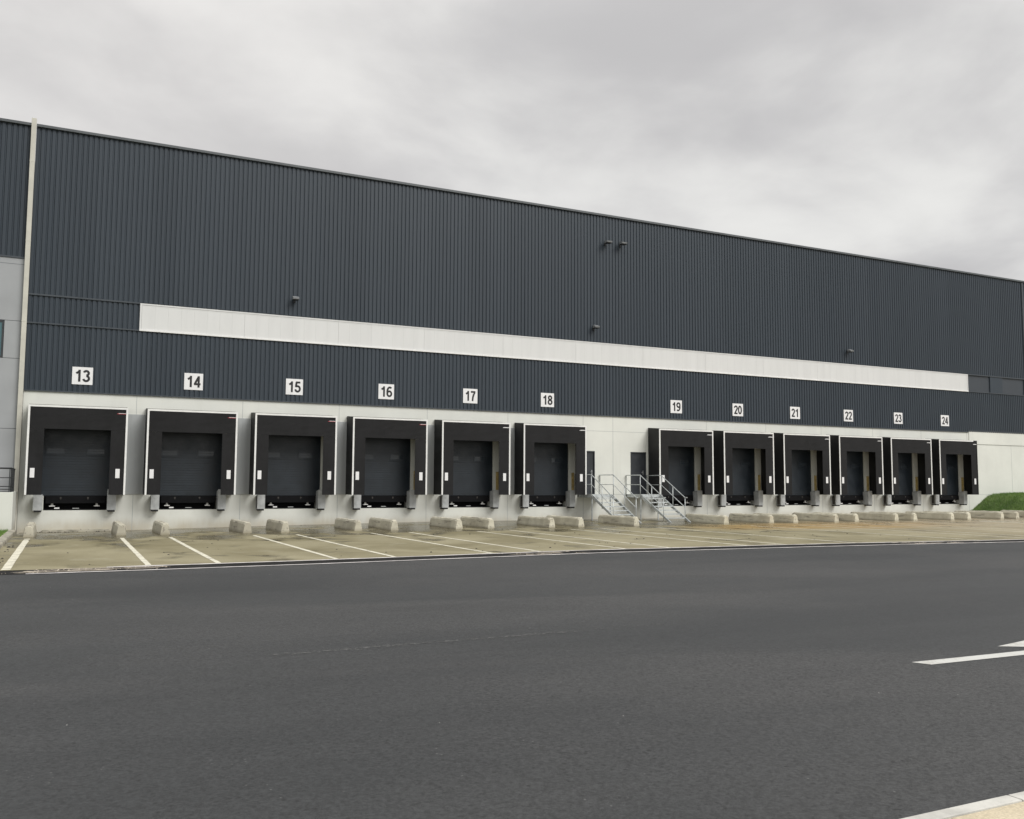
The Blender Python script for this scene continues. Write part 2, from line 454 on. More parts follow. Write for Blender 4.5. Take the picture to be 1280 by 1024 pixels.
# concrete wall with door and pit openings
holes = []
DX0, DX1 = .42, 2.99
PX0, PX1 = .62, 2.83
PZ0, PZ1 = .69, 1.24
for n in NUM:
    holes.append((bx(n)+DX0, bx(n)+DX1, PZ1, 4.25))
    holes.append((bx(n)+PX0, bx(n)+PX1, PZ0, PZ1))
PD = [(23.93, 24.93), (27.05, 27.99)]
for a, b in PD: holes.append((a, b, 1.30, 3.44))
vx = sorted({XL, XR} | {h[0] for h in holes} | {h[1] for h in holes})
zs = sorted({-.3, ZC+.02} | {h[2] for h in holes} | {h[3] for h in holes})
mb = MB()
def inhole(cx, cz): return any(h[0] < cx < h[1] and h[2] < cz < h[3] for h in holes)
for a, b in zip(vx, vx[1:]):
    for c0, d0 in zip(zs, zs[1:]):
        if not inhole((a+b)/2, (c0+d0)/2): mb.poly([(a,0,c0),(b,0,c0),(b,0,d0),(a,0,d0)])
for h in holes:
    deep = .12 if h[3] > 2 else .9
    mb.poly([(h[0],0,h[2]),(h[0],deep,h[2]),(h[0],deep,h[3]),(h[0],0,h[3])])
    mb.poly([(h[1],0,h[2]),(h[1],deep,h[2]),(h[1],deep,h[3]),(h[1],0,h[3])])
    if h[3] != PZ1: mb.poly([(h[0],0,h[3]),(h[1],0,h[3]),(h[1],deep,h[3]),(h[0],deep,h[3])])
    if h[2] != PZ1: mb.poly([(h[0],0,h[2]),(h[1],0,h[2]),(h[1],deep,h[2]),(h[0],deep,h[2])])
    else:
        for u0, u1 in ((h[0], h[0]-DX0+PX0), (h[1]-DX1+PX1, h[1])): mb.poly([(u0,0,h[2]),(u1,0,h[2]),(u1,deep,h[2]),(u0,deep,h[2])])
bmesh.ops.remove_doubles(mb.bm, verts=mb.bm.verts, dist=1e-5)
wpart(mb, 'wall', M['wall'])
# slim grey pier panels in the gaps between bays (facing just proud of the concrete, shade between the boxes painted into its grey)
for n in list(range(13, 18)) + list(range(19, 24)):
    x0, x1 = bx(n)+WID-.02, bx(n+1)+.02
    mb = MB().box(x0+.002, x1-.002, -.019, .01, 1.293, 4.444)
    for i in range(4):
        a = x0+(x1-x0)*i/4; b = x0+(x1-x0)*(i+1)/4
        mb.box(a+.004, b-.004, -.024, -.0185, 1.292, 4.445)
    wpart(mb, 'pier_panel', M['pier'])
# joints between precast panels: narrow dark sealant beads
for n in NUM:
    x = bx(n)+WID+(.346 if n not in (18, 24) else .4)
    wpart(MB().box(x-.008, x+.008, -.004, .004, -.1, 1.28), 'panel_joint', M['pier'])
    wpart(MB().box(x-.008, x+.008, -.004, .004, 4.452, ZC), 'panel_joint', M['pier'])
for a, b in ((bx(18)+WID, 28.1), (bx(24)+WID, XR)):
    for z in (1.284, 4.446): wpart(MB().box(a, b, -.004, .004, z-.007, z+.007), 'panel_joint', M['pier'])
for x in (26.0, 56.6, 60.7, 64.8, 68.9, 73): wpart(MB().box(x-.008, x+.008, -.0045, .004, 1.30 if x < 30 else -.1, ZC), 'panel_joint', M['pier'])
# right part of the base sits a little proud and higher
wpart(MB().box(52.55, XR, -.035, -.001, 4.47, 5.275), 'upstand', M['wall'])

wpart(MB().box(.62, 2.92, -.22, -.001, -.3, -.045, bevel=.012), 'foot_strip', M['oldkerb'])

# ribbed cladding
def ribbed(x0, x1, z0, z1, yb=0., depth=.034, per=.186):
    m_ = MB(); prof = []
    x = x0
    while x < x1-.001:
        prof += [(x, -depth), (x+.112, -depth), (x+.127, 0.), (x+.166, 0.)]; x += per
    prof.append((x1, -depth))
    prof = [(min(px, x1), py) for px, py in prof]
    lo = [m_.bm.verts.new((px, yb+py, z0)) for px, py in prof]; hi = [m_.bm.verts.new((px, yb+py, z1)) for px, py in prof]
    for i in range(len(prof)-1):
        if prof[i+1][0]-prof[i][0] > 1e-6: m_.bm.faces.new((lo[i], lo[i+1], hi[i+1], hi[i]))
    return m_
wpart(ribbed(XL, XR, 8.93, ZR-.09, -.01), 'upper_cladding', M['clad'])
wpart(ribbed(XL, XR, ZC+.03, 7.78, -.01), 'lower_cladding', M['clad'])
wpart(ribbed(XL, 3.72, 7.83, 8.87, .0), 'strip_cladding', M['clad'])
# dark recess and fillers right of the pale band
for a, b in ((52.62, 54.75), (55.95, 58.15), (59.3, 76)): wpart(MB().box(a, b, .02, .06, 7.83, 8.87), 'recess_panel', M['recess'])
for a, b in ((54.75, 55.95), (58.15, 59.3)): wpart(MB().box(a, b, -.035, .06, 7.83, 8.87), 'filler_panel', M['clad'])
# flashings
for a, b in ((XL, 3.72), (52.585, XR)): wpart(MB().box(a, b, -.075, -.005, 8.87, 8.93), 'flashing', M['trimdark'])
for a, b in ((XL, 3.72), (52.585, XR)): wpart(MB().box(a, b, -.085, -.005, 7.78, 7.83), 'flashing', M['trimdark'])
wpart(MB().box(XL, 52.5, -.06, .02, ZC-.012, ZC+.03), 'drip_flashing', M['trimdark'])
wpart(MB().box(52.5, XR, -.065, .02, 5.275, 5.325), 'drip_flashing', M['trimdark'])
# pale band: cassette panels with fine joints, white edge trims
BANDP = empty('band', (0,0,0)); BANDP.parent = WH; BANDP.matrix_parent_inverse = Matrix.Translation((-28,0,0))
bpy.data.objects.remove(BANDP)
mb = MB(); x = 3.80; i = 0
while x < 52.49:
    w_ = min(.5, 52.5-x); big_ = i % 8 == 0
    mb.box(x+(.005 if big_ else .001), x+w_-.001, -.07, -.01, 7.85, 8.84); x += .5; i += 1
band = wpart(mb, 'pale_band', M['band'])
wpart(MB().box(3.73, 52.58, -.10, -.005, 7.785, 7.848), 'band_sill', M['white'])
wpart(MB().box(3.73, 52.58, -.085, -.005, 8.842, 8.90).box(3.73, 3.798, -.085, -.005, 7.85, 8.84).box(52.502, 52.58, -.085, -.005, 7.85, 8.84), 'band_trim', M['band'])
# coping along the roof edge
mb = MB(); x = -.22
while x < XR:
    mb.box(x+.003, min(XR, x+3)-.003, -.13, .42, ZR-.10, ZR); x += 3
wpart(mb, 'coping', M['coping'])
wpart(MB().poly([(XL,.4,ZR-.3),(XR,.4,ZR-.3),(XR,60,ZR-.3),(XL,60,ZR-.3)]).box(XL,XR,59.8,60,-.3,ZR-.2).box(XR-.1,XR,.001,59.8,-.3,ZR-.31).box(XL,XL+.05,.002,59.8,-.3,ZR-.31), 'roof', M['trimdark'])
# corner seam trim far right
wpart(MB().box(58.22, 58.36, -.09, -.005, 8.95, ZR-.14), 'seam_trim', M['trimdark'])
wpart(MB().box(58.22, 58.36, -.09, -.005, 5.34, 7.77), 'seam_trim', M['trimdark'])

# sectional doors
def door_mesh():
    m_ = MB(); h = (4.25-1.262)/6
    m_.box(DX0, DX1, .108, .125, 1.235, 4.25)
    for i in range(6):
        z0 = 1.262+h*i
        m_.box(DX0, DX1, .085, .107, z0+.006, z0+h-.006)
        for k_ in range(1, 5):
            zz = z0+h*k_/5
            m_.box(DX0+.02, DX1-.02, .069, .088, zz-.008, zz+.008)
    return m_
def pane_mesh(x0):
    m_ = MB(); m_.box(x0+.05, x0+.63, .072, .078, 2.855, 3.035)
    return m_
def pframe(x0):
    m_ = MB()
    m_.box(x0, x0+.68, .066, .08, 2.80, 2.855).box(x0, x0+.68, .066, .08, 3.035, 3.09)
    m_.box(x0, x0+.05, .066, .08, 2.855, 3.035).box(x0+.63, x0+.68, .066, .08, 2.855, 3.035)
    return m_
d0 = door_mesh().build('door', M['door'])
w0 = []
for x0 in (.62, 2.02):
    f_ = pframe(x0).build('window', M['door'], d0)
    w0.append(f_)
    p_ = pane_mesh(x0).build('pane', M['pane'], d0)
    p_.name = 'window_pane'
for n in NUM:
    d = d0 if n == 13 else copy_tree(d0)
    d.parent = WH; d.location = (bx(n)-28, 0, 0); d['label'] = f'dark sectional dock door below number {n}'
# personnel doors
for i, (a, b) in enumerate(PD):
    pd = MB().box(a+.05, b-.05, .04, .085, 1.31, 3.39).build('exit_door', M['exit'], WH)
    fr = MB().box(a, a+.05, -.012, .1, 1.30, 3.44).box(b-.05, b, -.012, .1, 1.30, 3.44).box(a+.05, b-.05, -.012, .1, 3.39, 3.44).build('door_frame', M['frame'], pd)
    hx = b-.16
    hd = MB().box(hx-.03, hx+.03, .025, .041, 2.28, 2.50).tube([(hx, .03, 2.40), (hx, -.03, 2.40), (hx-.13, -.03, 2.40)], .012).build('door_handle', M['galv'], pd)
    pd.location = (-28, 0, 0)
# dark backing so the pits read as pits
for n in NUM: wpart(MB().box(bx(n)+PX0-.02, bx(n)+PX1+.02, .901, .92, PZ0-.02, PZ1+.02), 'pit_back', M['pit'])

# ------------------------------------------------------------------ office wing left of the downpipe
OW = tag(empty('office_wing', (-4, 0, 0)), 'grey panelled office wing left of the cream downpipe, dark ribbed steel above', 'building')
def opart(mb_, name, mat, parent=OW):
    o = mb_.build(name, mat); o.parent = parent; o.matrix_parent_inverse = Matrix.Translation((4,0,0)); return o
OX = -9.
opart(ribbed(OX, -.42, 10.3, ZR-.09, -.005), 'upper_cladding', M['clad'])
opart(MB().box(OX, -.40, -.13, .42, ZR-.10, ZR), 'coping', M['coping'])
opart(MB().box(OX, -.40, -.06, .0, 10.235, 10.30), 'flashing', M['trimdark'])
zj = [-.3, 1.4, 3.75, 6.40, 7.83, 10.235]
WX = -.97
mb = MB()
for z0, z1 in zip(zj, zj[1:]):
    segs = [(OX, -.40)]
    if z0 == 6.40: segs = [(OX, -7.4), (WX, -.40)]
    if z0 == 1.4: segs = [(OX, -2.1), (WX, -.40)]
    for a, b in segs:
        n_ = max(1, round((b-a)/2.4))
        for i in range(n_):
            mb.box(a+(b-a)*i/n_+.006, a+(b-a)*(i+1)/n_-.006, -.03, .0, z0+.008, z1-.008)
opart(mb, 'wall_panel', M['office'])
opart(MB().box(OX, -.40, .06, 30, -.3, ZR-.2), 'wall', M['trimdark'])
def glazed(name, x0, x1, z0, z1, nm):
    f_ = MB().box(x0, x0+.06, -.035, .06, z0, z1).box(x1-.06, x1, -.035, .06, z0, z1).box(x0+.06, x1-.06, -.035, .06, z1-.06, z1).box(x0+.06, x1-.06, -.035, .06, z0, z0+.06)
    for i in range(1, nm):
        xm = x0+(x1-x0)*i/nm; f_.box(xm-.03, xm+.03, -.03, .06, z0+.06, z1-.06)
    w_ = opart(f_, name, M['frame'])
    pn = MB().box(x0+.06, x1-.06, .0, .012, z0+.06, z1-.06).build('pane', M['glass'], w_)
    return w_
glazed('window', -7.39, WX-.005, 6.415, 7.815, 4)
glazed('entrance_door', -2.09, WX-.005, 1.42, 3.74, 1)
opart(MB().box(OX, -.4, -.034, -.028, 10.0, 10.01), 'joint', M['trimdark'])

# downpipe: square cream pipe with brackets, standing just in front of the seam
dp = tag(empty('downpipe', (-.31, -.16, 0)), 'tall cream square downpipe between office wing and warehouse', 'downpipe')
MB().box(-.085, .085, -.06, .06, -.05, 15.72, bevel=.012).build('pipe', M['cream'], dp)
for z in (1.6, 4.6, 7.8, 10.9, 14.0):
    MB().box(-.089, .089, -.064, .075, z, z+.04).box(-.03, .03, .06, .15, z+.005, z+.035).build('bracket', M['cream'], dp)

# low wall and railing of the office entrance platform
lw = tag(empty('low_wall', (-3.2, -1.3, 0)), 'low white concrete wall of the entrance platform at the far left', 'wall')
MB().box(-3., 2.93, -1.36, -1.16, -.3, 1.40, bevel=.008).box(2.75, 2.93, -1.155, 1.29, -.3, 1.40, bevel=.008).build('parapet', M['wall'], lw)
MB().box(-3., 2.74, -1.15, 1.25, -.3, 1.28).build('platform', M['mat_kerb'], lw)
rl = tag(empty('railing', (-3.2, -2.5, 1.4)), 'black metal railing on top of the low white wall', 'railing')
for z in (.42, .82): pass
top = MB().tube([(-2.9, -.05, .83), (2.83, -.05, .83), (2.83, 2.35, .83)], .022).build('top_rail', M['rail'], rl)
for z in (.10, .2, .5): MB().tube([(-2.9, -.05, z), (2.83, -.05, z), (2.83, 2.35, z)], .013, 6).build('rail', M['rail'], rl)
for x in (-2.9, -1.0, .9, 2.79): MB().box(x-.014, x+.014, -.064, -.036, .0, .82).build('post', M['rail'], rl)
for i in range(14):
    y = .0+.178*i; MB().box(2.816, 2.844, y-.02, y+.02, .0, .82).build('post', M['rail'], rl)

# ------------------------------------------------------------------ dock shelters
def make_shelter(name_='dock_shelter', right_trim=True):
    t = empty(name_)
    f = -DEEP
    for sx_, nm in ((0., -1), (WID-.06, 1)):
        # side wall of the box, back edge a little taller than the front
        MB().prism([(sx_, f+.012, ZB), (sx_, -.026, ZB), (sx_, -.026, ZT+.09), (sx_, f+.012, ZT-.005)], (.06, 0, 0)).build('side_panel', M['side'], t)
    MB().prism([(.061, f+.012, ZT-.065), (.061, -.026, ZT+.03), (.061, -.026, ZT+.09), (.061, f+.012, ZT-.005)], (WID-.122, 0, 0)).build('roof_panel', M['side'], t)
    CW = .56
    OT = 3.735
    # curtains: subdivided so they can sag a touch
    def curtain(x0, x1, z0, z1, nx, nz, amp, seed):
        rnd = random.Random(seed); bm = bmesh.new(); P = []
        for i in range(nx+1):
            row = []
            for j in range(nz+1):
                x = x0+(x1-x0)*i/nx; z = z0+(z1-z0)*j/nz
                edge = min(i, nx-i)/nx*2
                y = f + .004*math.sin(x*7+seed)+ amp*math.sin(z*2.3+seed)*edge*.6 + rnd.gauss(0, .0015)
                row.append(bm.verts.new((x, y, z)))
            P.append(row)
        for i in range(nx):
            for j in range(nz): bm.faces.new((P[i][j], P[i+1][j], P[i+1][j+1], P[i][j+1]))
        geo = bmesh.ops.extrude_face_region(bm, geom=bm.faces[:])
        for v in [g for g in geo['geom'] if isinstance(g, bmesh.types.BMVert)]: v.co.y += .008
        k_ = MB(); k_.bm.free(); k_.bm = bm; return k_
    curtain(.07, WID-.07, OT, ZT-.07, 14, 6, .006, 1).build('head_curtain', M['fabric'], t)
    curtain(.07, CW, ZB, OT-.004, 6, 16, .008, 2).build('side_curtain', M['fabric'], t)
    curtain(WID-CW-.02, WID-.07, ZB, OT-.004, 6, 16, .008, 3).build('side_curtain', M['fabric'], t)
    # white edge trims
    MB().box(0, .068, f-.014, f+.01, ZB, ZT-.07).build('edge_trim', M['white'], t)
    MB().box(0, WID if right_trim else WID-.35, f-.014, f+.01, ZT-.069, ZT).build('edge_trim', M['white'], t)
    if right_trim: MB().box(WID-.068, WID, f-.014, f+.01, ZB, ZT-.07).build('edge_trim', M['white'], t)
    else: MB().box(WID-.068, WID, f-.008, f+.01, ZB, ZT-.07).box(WID-.35, WID, f-.008, f+.01, ZT-.069, ZT).build('edge_trim', M['fabric'], t)
    for x0 in (.15, 3.03):
        MB().box(x0, x0+.15, f-.020, f-.008, 1.92, 2.27, bevel=.004).build('guide_marker', M['sign'], t)
    tg = MB().box(3.01, 3.325, f-.016, f-.008, 4.365, 4.385).build('maker_strip', M['red'], t)
    MB().box(3.06, 3.325, f-.018, f-.010, 4.386, 4.40).build('strip_edge', M['sign'], tg)
    return t
sh0 = make_shelter()
pale_strip = [c_ for c_ in sh0.children if c_.name.startswith('maker_strip')][0].data.copy(); pale_strip.materials[0] = M['sign']
for n in NUM:
    o = sh0 if n == 13 else (make_shelter(right_trim=False) if n == 24 else copy_tree(sh0))
    if n >= 17:
        for c_ in o.children:
            if c_.name.startswith('maker_strip'): c_.data = pale_strip
    o.location = (bx(n), 0, 0)
    tag(o, f'black box dock shelter with white edge trim below number {n}', 'dock shelter', 'black dock shelters along the warehouse')

# ------------------------------------------------------------------ number signs
def arc(cx, cy, rx, ry, a0, a1, n=18):
    return [(cx+rx*math.cos(R_(a0+(a1-a0)*i/n)), cy+ry*math.sin(R_(a0+(a1-a0)*i/n))) for i in range(n+1)]
T = .178
def flip(p): return [(.56-x, 1-y) for x, y in p]
SIX = [arc(.285, .31, .205, .235, 0, 360, 28), arc(.325, .5, .245, .422, 52, 192)]
GLYPH = {
 '0': [arc(.28, .5, .2, .422, 0, 360, 32)],
 '1': [[(.33, 0), (.33, 1.0)], [(.335, .90), (.23, .79), (.08, .70)]],
 '2': [arc(.28, .705, .2, .217, 172, -38) + [(.16, .16), (.11, .04)], [(.04, .078), (.53, .078)]],
 '3': [arc(.265, .735, .18, .187, 165, -90), arc(.265, .29, .21, .212, 90, -168)],
 '4': [[(.40, 0), (.40, 1)], [(.01, .29), (.56, .29)], [(.385, .92), (.075, .30)]],
 '5': [[(.11, .922), (.51, .922)], [(.165, .93), (.115, .48)], arc(.27, .33, .21, .252, 128, -168)],
 '6': SIX,
 '7': [[(.03, .922), (.53, .922)], [(.465, .88), (.33, .62), (.255, .35), (.225, 0)]],
 '8': [arc(.28, .74, .172, .182, 0, 360, 28), arc(.28, .285, .205, .208, 0, 360, 28)],
 '9': [flip(p) for p in SIX]}
def digit_mesh(txt):
    m_ = MB(); H = .465; k_ = 0
    for ci, ch in enumerate(txt):
        ox = -.58 + ci*.60 + (.0 if ch != '1' else .02)
        for st in GLYPH[ch]:
            k_ += 1; n = len(st); closed = math.dist(st[0], st[-1]) < 1e-4; prev = None
            for i, (x, y) in enumerate(st):
                a_ = st[i-1] if i else (st[-2] if closed else st[0]); b_ = st[i+1] if i < n-1 else (st[1] if closed else st[-1])
                dx, dy = b_[0]-a_[0], b_[1]-a_[1]; L = math.hypot(dx, dy); nx, ny = -dy/L*T/2, dx/L*T/2
                cur = [m_.bm.verts.new(((x+s*nx+ox)*H, -.0004*k_, (y+s*ny-.5)*H)) for s in (-1, 1)]
                if prev: m_.bm.faces.new((prev[0], prev[1], cur[1], cur[0]))
                prev = cur
    me = bpy.data.meshes.new('numerals'); m_.bm.to_mesh(me); m_.bm.free(); me.materials.append(M['ink'])
    return me
plate_me = None
for n in NUM:
    s_ = empty('number_sign', (bx(n)+1.762, -.052, 5.865))
    tag(s_, f'square white sign with bold black number {n} on the dark cladding', 'number sign', 'bay number signs above the docks')
    if plate_me is None:
        pl = MB().box(-.363, .363, -.008, .008, -.339, .339, bevel=.002).build('sign_plate', M['sign'], s_); plate_me = pl.data
    else:
        pl = bpy.data.objects.new('sign_plate', plate_me); COL.objects.link(pl); pl.parent = s_
    nm = bpy.data.objects.new('numerals', digit_mesh(str(n))); COL.objects.link(nm); nm.parent = s_; nm.location = (0, -.0115, 0)

# ------------------------------------------------------------------ bumpers, levellers, guards
def make_bumper(z1=1.50, w=.31):
    """folded steel housing, hollow on one flank, rubber buffer at the bottom"""
    t = empty('dock_bumper')
    d = .40; z0 = .70
    m_ = MB()
    m_.box(0, w, -d, -d+.02, z0, z1)                                    # front plate
    m_.box(w-.02, w, -d+.02, -.001, z0, z1-.06)                          # closed flank
    m_.prism([(0, -d+.02, z1-.001), (0, -.0015, z1-.06), (0, -.0015, z1-.08), (0, -d+.02, z1-.02)], (w-.021, 0, 0))
    m_.box(.0, .02, -d+.02, -d+.09, z0, z1-.03).box(.0, .02, -.08, -.001, z0, z1-.08)
    m_.box(.0, w-.021, -d+.02, -.001, z0, z0+.02)
    for zz in (.86, 1.16): m_.tube([(.145, -d-.012, zz), (.145, -d+.005, zz)], .028, 8)
    m_.build('housing', M['bumper'], t)
    MB().box(.02, w-.021, -.26, -.002, z0+.021, z1-.1).build('core', M['bumperin'], t)
    MB().box(.03, w-.03, -d+.01, -.05, z0-.07, z0-.001, bevel=.02).build('buffer', M['pit'], t)
    return t
b0 = make_bumper(1.29)
def mirror(t):
    for ch in t.children:
        me = ch.data.copy(); me.transform(Matrix.Diagonal((-1,1,1,1))); me.flip_normals(); ch.data = me
b1 = make_bumper(); mirror(b1); usedL = usedR = False
for n in NUM:
    if not usedL: o = b0; usedL = True
    else: o = copy_tree(b0)
    o.location = (bx(n)+.285, -.002, 0); tag(o, f'grey steel bumper at the left of the dock pit below number {n}', 'dock bumper', 'steel dock bumpers either side of the pits')
    if not usedR: o = b1; usedR = True
    else: o = copy_tree(b1)
    o.location = (bx(n)+3.12, -.002, 0); tag(o, f'grey steel bumper at the right of the dock pit below number {n}', 'dock bumper', 'steel dock bumpers either side of the pits')

def make_leveller():
    t = empty('dock_leveller')
    a, b = PX0+.03, PX1-.03
    MB().box(a, b, -.03, .07, 1.205, 1.238).box(a-.02, b+.02, .071, .86, 1.205, 1.2385).build('platform', M['lip'], t)
    l_ = MB().box(a+.04, b-.04, -.075, -.04, .955, 1.225)
    for q in range(9):
        x = a+.15+(b-a-.3)*q/8; l_.box(x-.04, x+.04, -.04, -.03, 1.16, 1.235)
    l_.build('lip', M['lip'], t)
    for x in (1.2, 2.14): MB().tube([(x, -.09, 1.16), (x, -.07, 1.16)], .035, 10).box(x-.02, x+.02, -.085, -.07, 1.10, 1.16).build('lip_lug', M['bumperin'], t)
    for x in (.92, 2.46):
        MB().box(x-.10, x+.10, -.03, .10, .835, .865).prism([(x-.05, .02, .866), (x+.05, .02, .866), (x+.022, .02, .985), (x-.022, .02, .985)], (0, .04, 0)).build('lip_support', M['support'], t)
    MB().box(a, b, -.01, .35, .70, .74).box(a, b, .30, .34, .745, .95).build('pit_frame', M['lip'], t)
    MB().box(1.0, 1.17, -.022, -.011, .745, .795).build('rating_plate', M['sign'], t)
    MB().box(1.62, 1.85, -.022, -.011, .75, .775).build('rating_plate', M['bumper'], t)
    return t
l0 = make_leveller()
for n in NUM:
    o = l0 if n == 13 else copy_tree(l0)
    o.location = (bx(n), 0, 0); tag(o, f'black dock leveller with lip supports in the pit below number {n}', 'dock leveller', 'dock levellers in the pits')

def make_guard():
    t = empty('track_guard')
    MB().prism([(.0, -.004, 1.30), (.10, -.004, 1.30), (.10, -.10, 1.30), (.07, -.10, 1.30), (.07, -.03, 1.30), (.0, -.03, 1.30)], (0, 0, 1.05)).build('guard', M['yellow'], t)
    MB().box(-.02, .14, -.12, -.004, 1.275, 1.298).build('foot_plate', M['yellow'], t)
    return t
g0 = make_guard(); first = True
for n in range(16, 25):
    o = g0 if first else copy_tree(g0); first = False
    o.location = (bx(n)+3.13, 0, 0); tag(o, f'yellow brown door track guard inside the shelter below number {n}', 'track guard', 'track guards beside the dock doors')

# ------------------------------------------------------------------ wheel guides
def guide_mesh(seed):
    rnd = random.Random(seed); L = 2.95; bm = bmesh.new(); rings = []
    ny = 22
    for i in range(ny+1):
        y = -L*i/ny
        e = min(i, ny-i)/1.0
        hh = .385 - (.035 if e < .5 else .0); wb = .165 - (.02 if e < .5 else 0); wt = .115-(.025 if e < .5 else 0)
        pr = [(-wb, -.12), (-wb, .04), (-wt-.012, hh-.06), (-wt+.03, hh), (wt-.03, hh), (wt+.012, hh-.06), (wb, .04), (wb, -.12)]
        rings.append([bm.verts.new((px+rnd.gauss(0, .004), y+rnd.gauss(0, .004), pz+rnd.gauss(0, .005))) for px, pz in pr])
    for i in range(ny):
        for j in range(len(rings[0])-1):
            bm.faces.new((rings[i][j], rings[i][j+1], rings[i+1][j+1], rings[i+1][j]))
    bm.faces.new(rings[0]); bm.faces.new(rings[-1][::-1])
    k_ = MB(); k_.bm.free(); k_.bm = bm
    return k_
variants = []
for n in NUM:
    for side, off in (('left', .33), ('right', 3.04)):
        x = bx(n)+off + random.uniform(-.03, .03)
        if len(variants) < 6:
            o = guide_mesh(len(variants)+3).build('wheel_guide', M['guide']); variants.append(o)
        else: o = variants[random.randrange(6)].copy(); COL.objects.link(o)
        o.location = (x, -2.75+random.uniform(-.08, .08), gz(x, -4)); o.rotation_euler = (0, 0, random.uniform(-.012, .012))
        tag(o, f'weathered concrete wheel guide block at the {side} of the bay below number {n}', 'wheel guide', 'concrete wheel guides on the bay floor')

# ------------------------------------------------------------------ stairs
def make_stairs():
    t = empty('steel_staircase')
    w = 1.20; pd_ = 1.30; zt = 1.28; run = 2.25; zf = .03
    m_ = MB().box(.03, w-.03, -pd_+.02, -.005, zt-.035, zt)
    m_.build('platform', M['stairgalv'], t)
    MB().box(0, w, -pd_, -pd_+.018, zt-.15, zt+.01).box(0, .018, -pd_+.02, -.004, zt-.15, zt+.01).box(w-.018, w, -pd_+.02, -.004, zt-.15, zt+.01).build('platform_frame', M['stairgalv'], t)
    dz = zt-zf
    for x in (0.02, w-.06):
        MB().prism([(x, -pd_-.001, zt+.0), (x, -pd_-.001, zt-.17), (x, -pd_-run-.02, zf-.03), (x, -pd_-run-.22, zf-.03)], (.04, 0, 0)).build('stringer', M['stairgalv'], t)
    k_ = 7
    for i in range(1, k_):
        z = zt-dz*i/k_; y = -pd_-run*i/k_
        tr = MB().box(.065, w-.065, y-.12, y+.13, z-.03, z).box(.065, w-.065, y-.125, y-.121, z-.045, z+.004)
        tr.build('tread', M['stairgalv'], t)
    for x in (.06, w-.1):
        MB().box(x, x+.05, -pd_+.1, -pd_+.15, .0, zt-.151).box(x-.03, x+.08, -pd_+.07, -pd_+.18, -.02, .01).build('support_post', M['stairgalv'], t)
    slope = dz/run
    for x in (.0, w):
        xo = x-.024 if x == 0 else x+.024
        hr = MB()
        yb = -pd_-run*.86; zb_ = zt-dz*.86
        hr.tube([(xo, -.05, zt-.1), (xo, -.05, zt+.95), (xo, -pd_, zt+.95), (xo, yb, zb_+.95), (xo, yb-.16, zb_+.95)], .021)
        hr.build('handrail', M['stairgalv'], t)
        MB().tube([(xo, -.05, zt+.48), (xo, -pd_, zt+.48), (xo, yb, zb_+.48)], .015).build('mid_rail', M['stairgalv'], t)
        for fr in (0., .43, .86):
            y = -pd_-run*fr; z = zt-dz*fr
            MB().tube([(xo, y, z-.12), (xo, y, z+.95)], .02).build('baluster', M['stairgalv'], t)
    return t
s1 = make_stairs(); s1.location = (23.97, 0, gz(24, -2)*.5)
tag(s1, 'galvanised steel stairs half hidden behind the dock below number 18', 'stairs', 'steel stairs to the doors')
s2 = copy_tree(s1); s2.location = (26.77, 0, gz(27, -2)*.5)
tag(s2, 'galvanised steel stairs leading to the dark door beside the dock below number 19', 'stairs', 'steel stairs to the doors')

# ------------------------------------------------------------------ wall lamps
def make_lamp(big):
    t = empty('floodlight')
    s = 1. if big else .85
    MB().box(-.05, .05, -.03, .0, -.12, .12).tube([(0, -.02, .06), (0, -.20*s, .08)], .02).build('bracket', M['lampdark'], t)
    MB().prism([(-.15*s, -.20*s, .13), (-.15*s, -.46*s, .05), (-.15*s, -.44*s, -.02), (-.15*s, -.16*s, -.02)], (.30*s, 0, 0)).build('housing', M['lamp'], t)
    MB().prism([(-.13*s, -.18*s, -.021), (-.13*s, -.43*s, -.021), (-.13*s, -.41*s, -.06), (-.13*s, -.20*s, -.06)], (.26*s, 0, 0)).build('lens', M['lampdark'], t)
    return t
L1 = make_lamp(True); L2 = make_lamp(False)
lamps = [(25.55, 14.03, L1, 'upper left of a pair of small floodlights high on the dark cladding'), (26.45, 14.07, None, 'upper right of a pair of small floodlights high on the dark cladding'),
         (9.85, 9.62, L2, 'small floodlight above the pale band over the dock number 15'), (24.85, 9.62, None, 'small floodlight above the pale band, below the upper pair'), (42.2, 9.62, None, 'small distant floodlight above the pale band over dock number 22')]
for i, (x, z, o, lab) in enumerate(lamps):
    if o is None: o = copy_tree(L1 if i < 2 else L2)
    o.location = (x, -.045, z); tag(o, lab, 'floodlight', 'floodlights on the dark cladding')

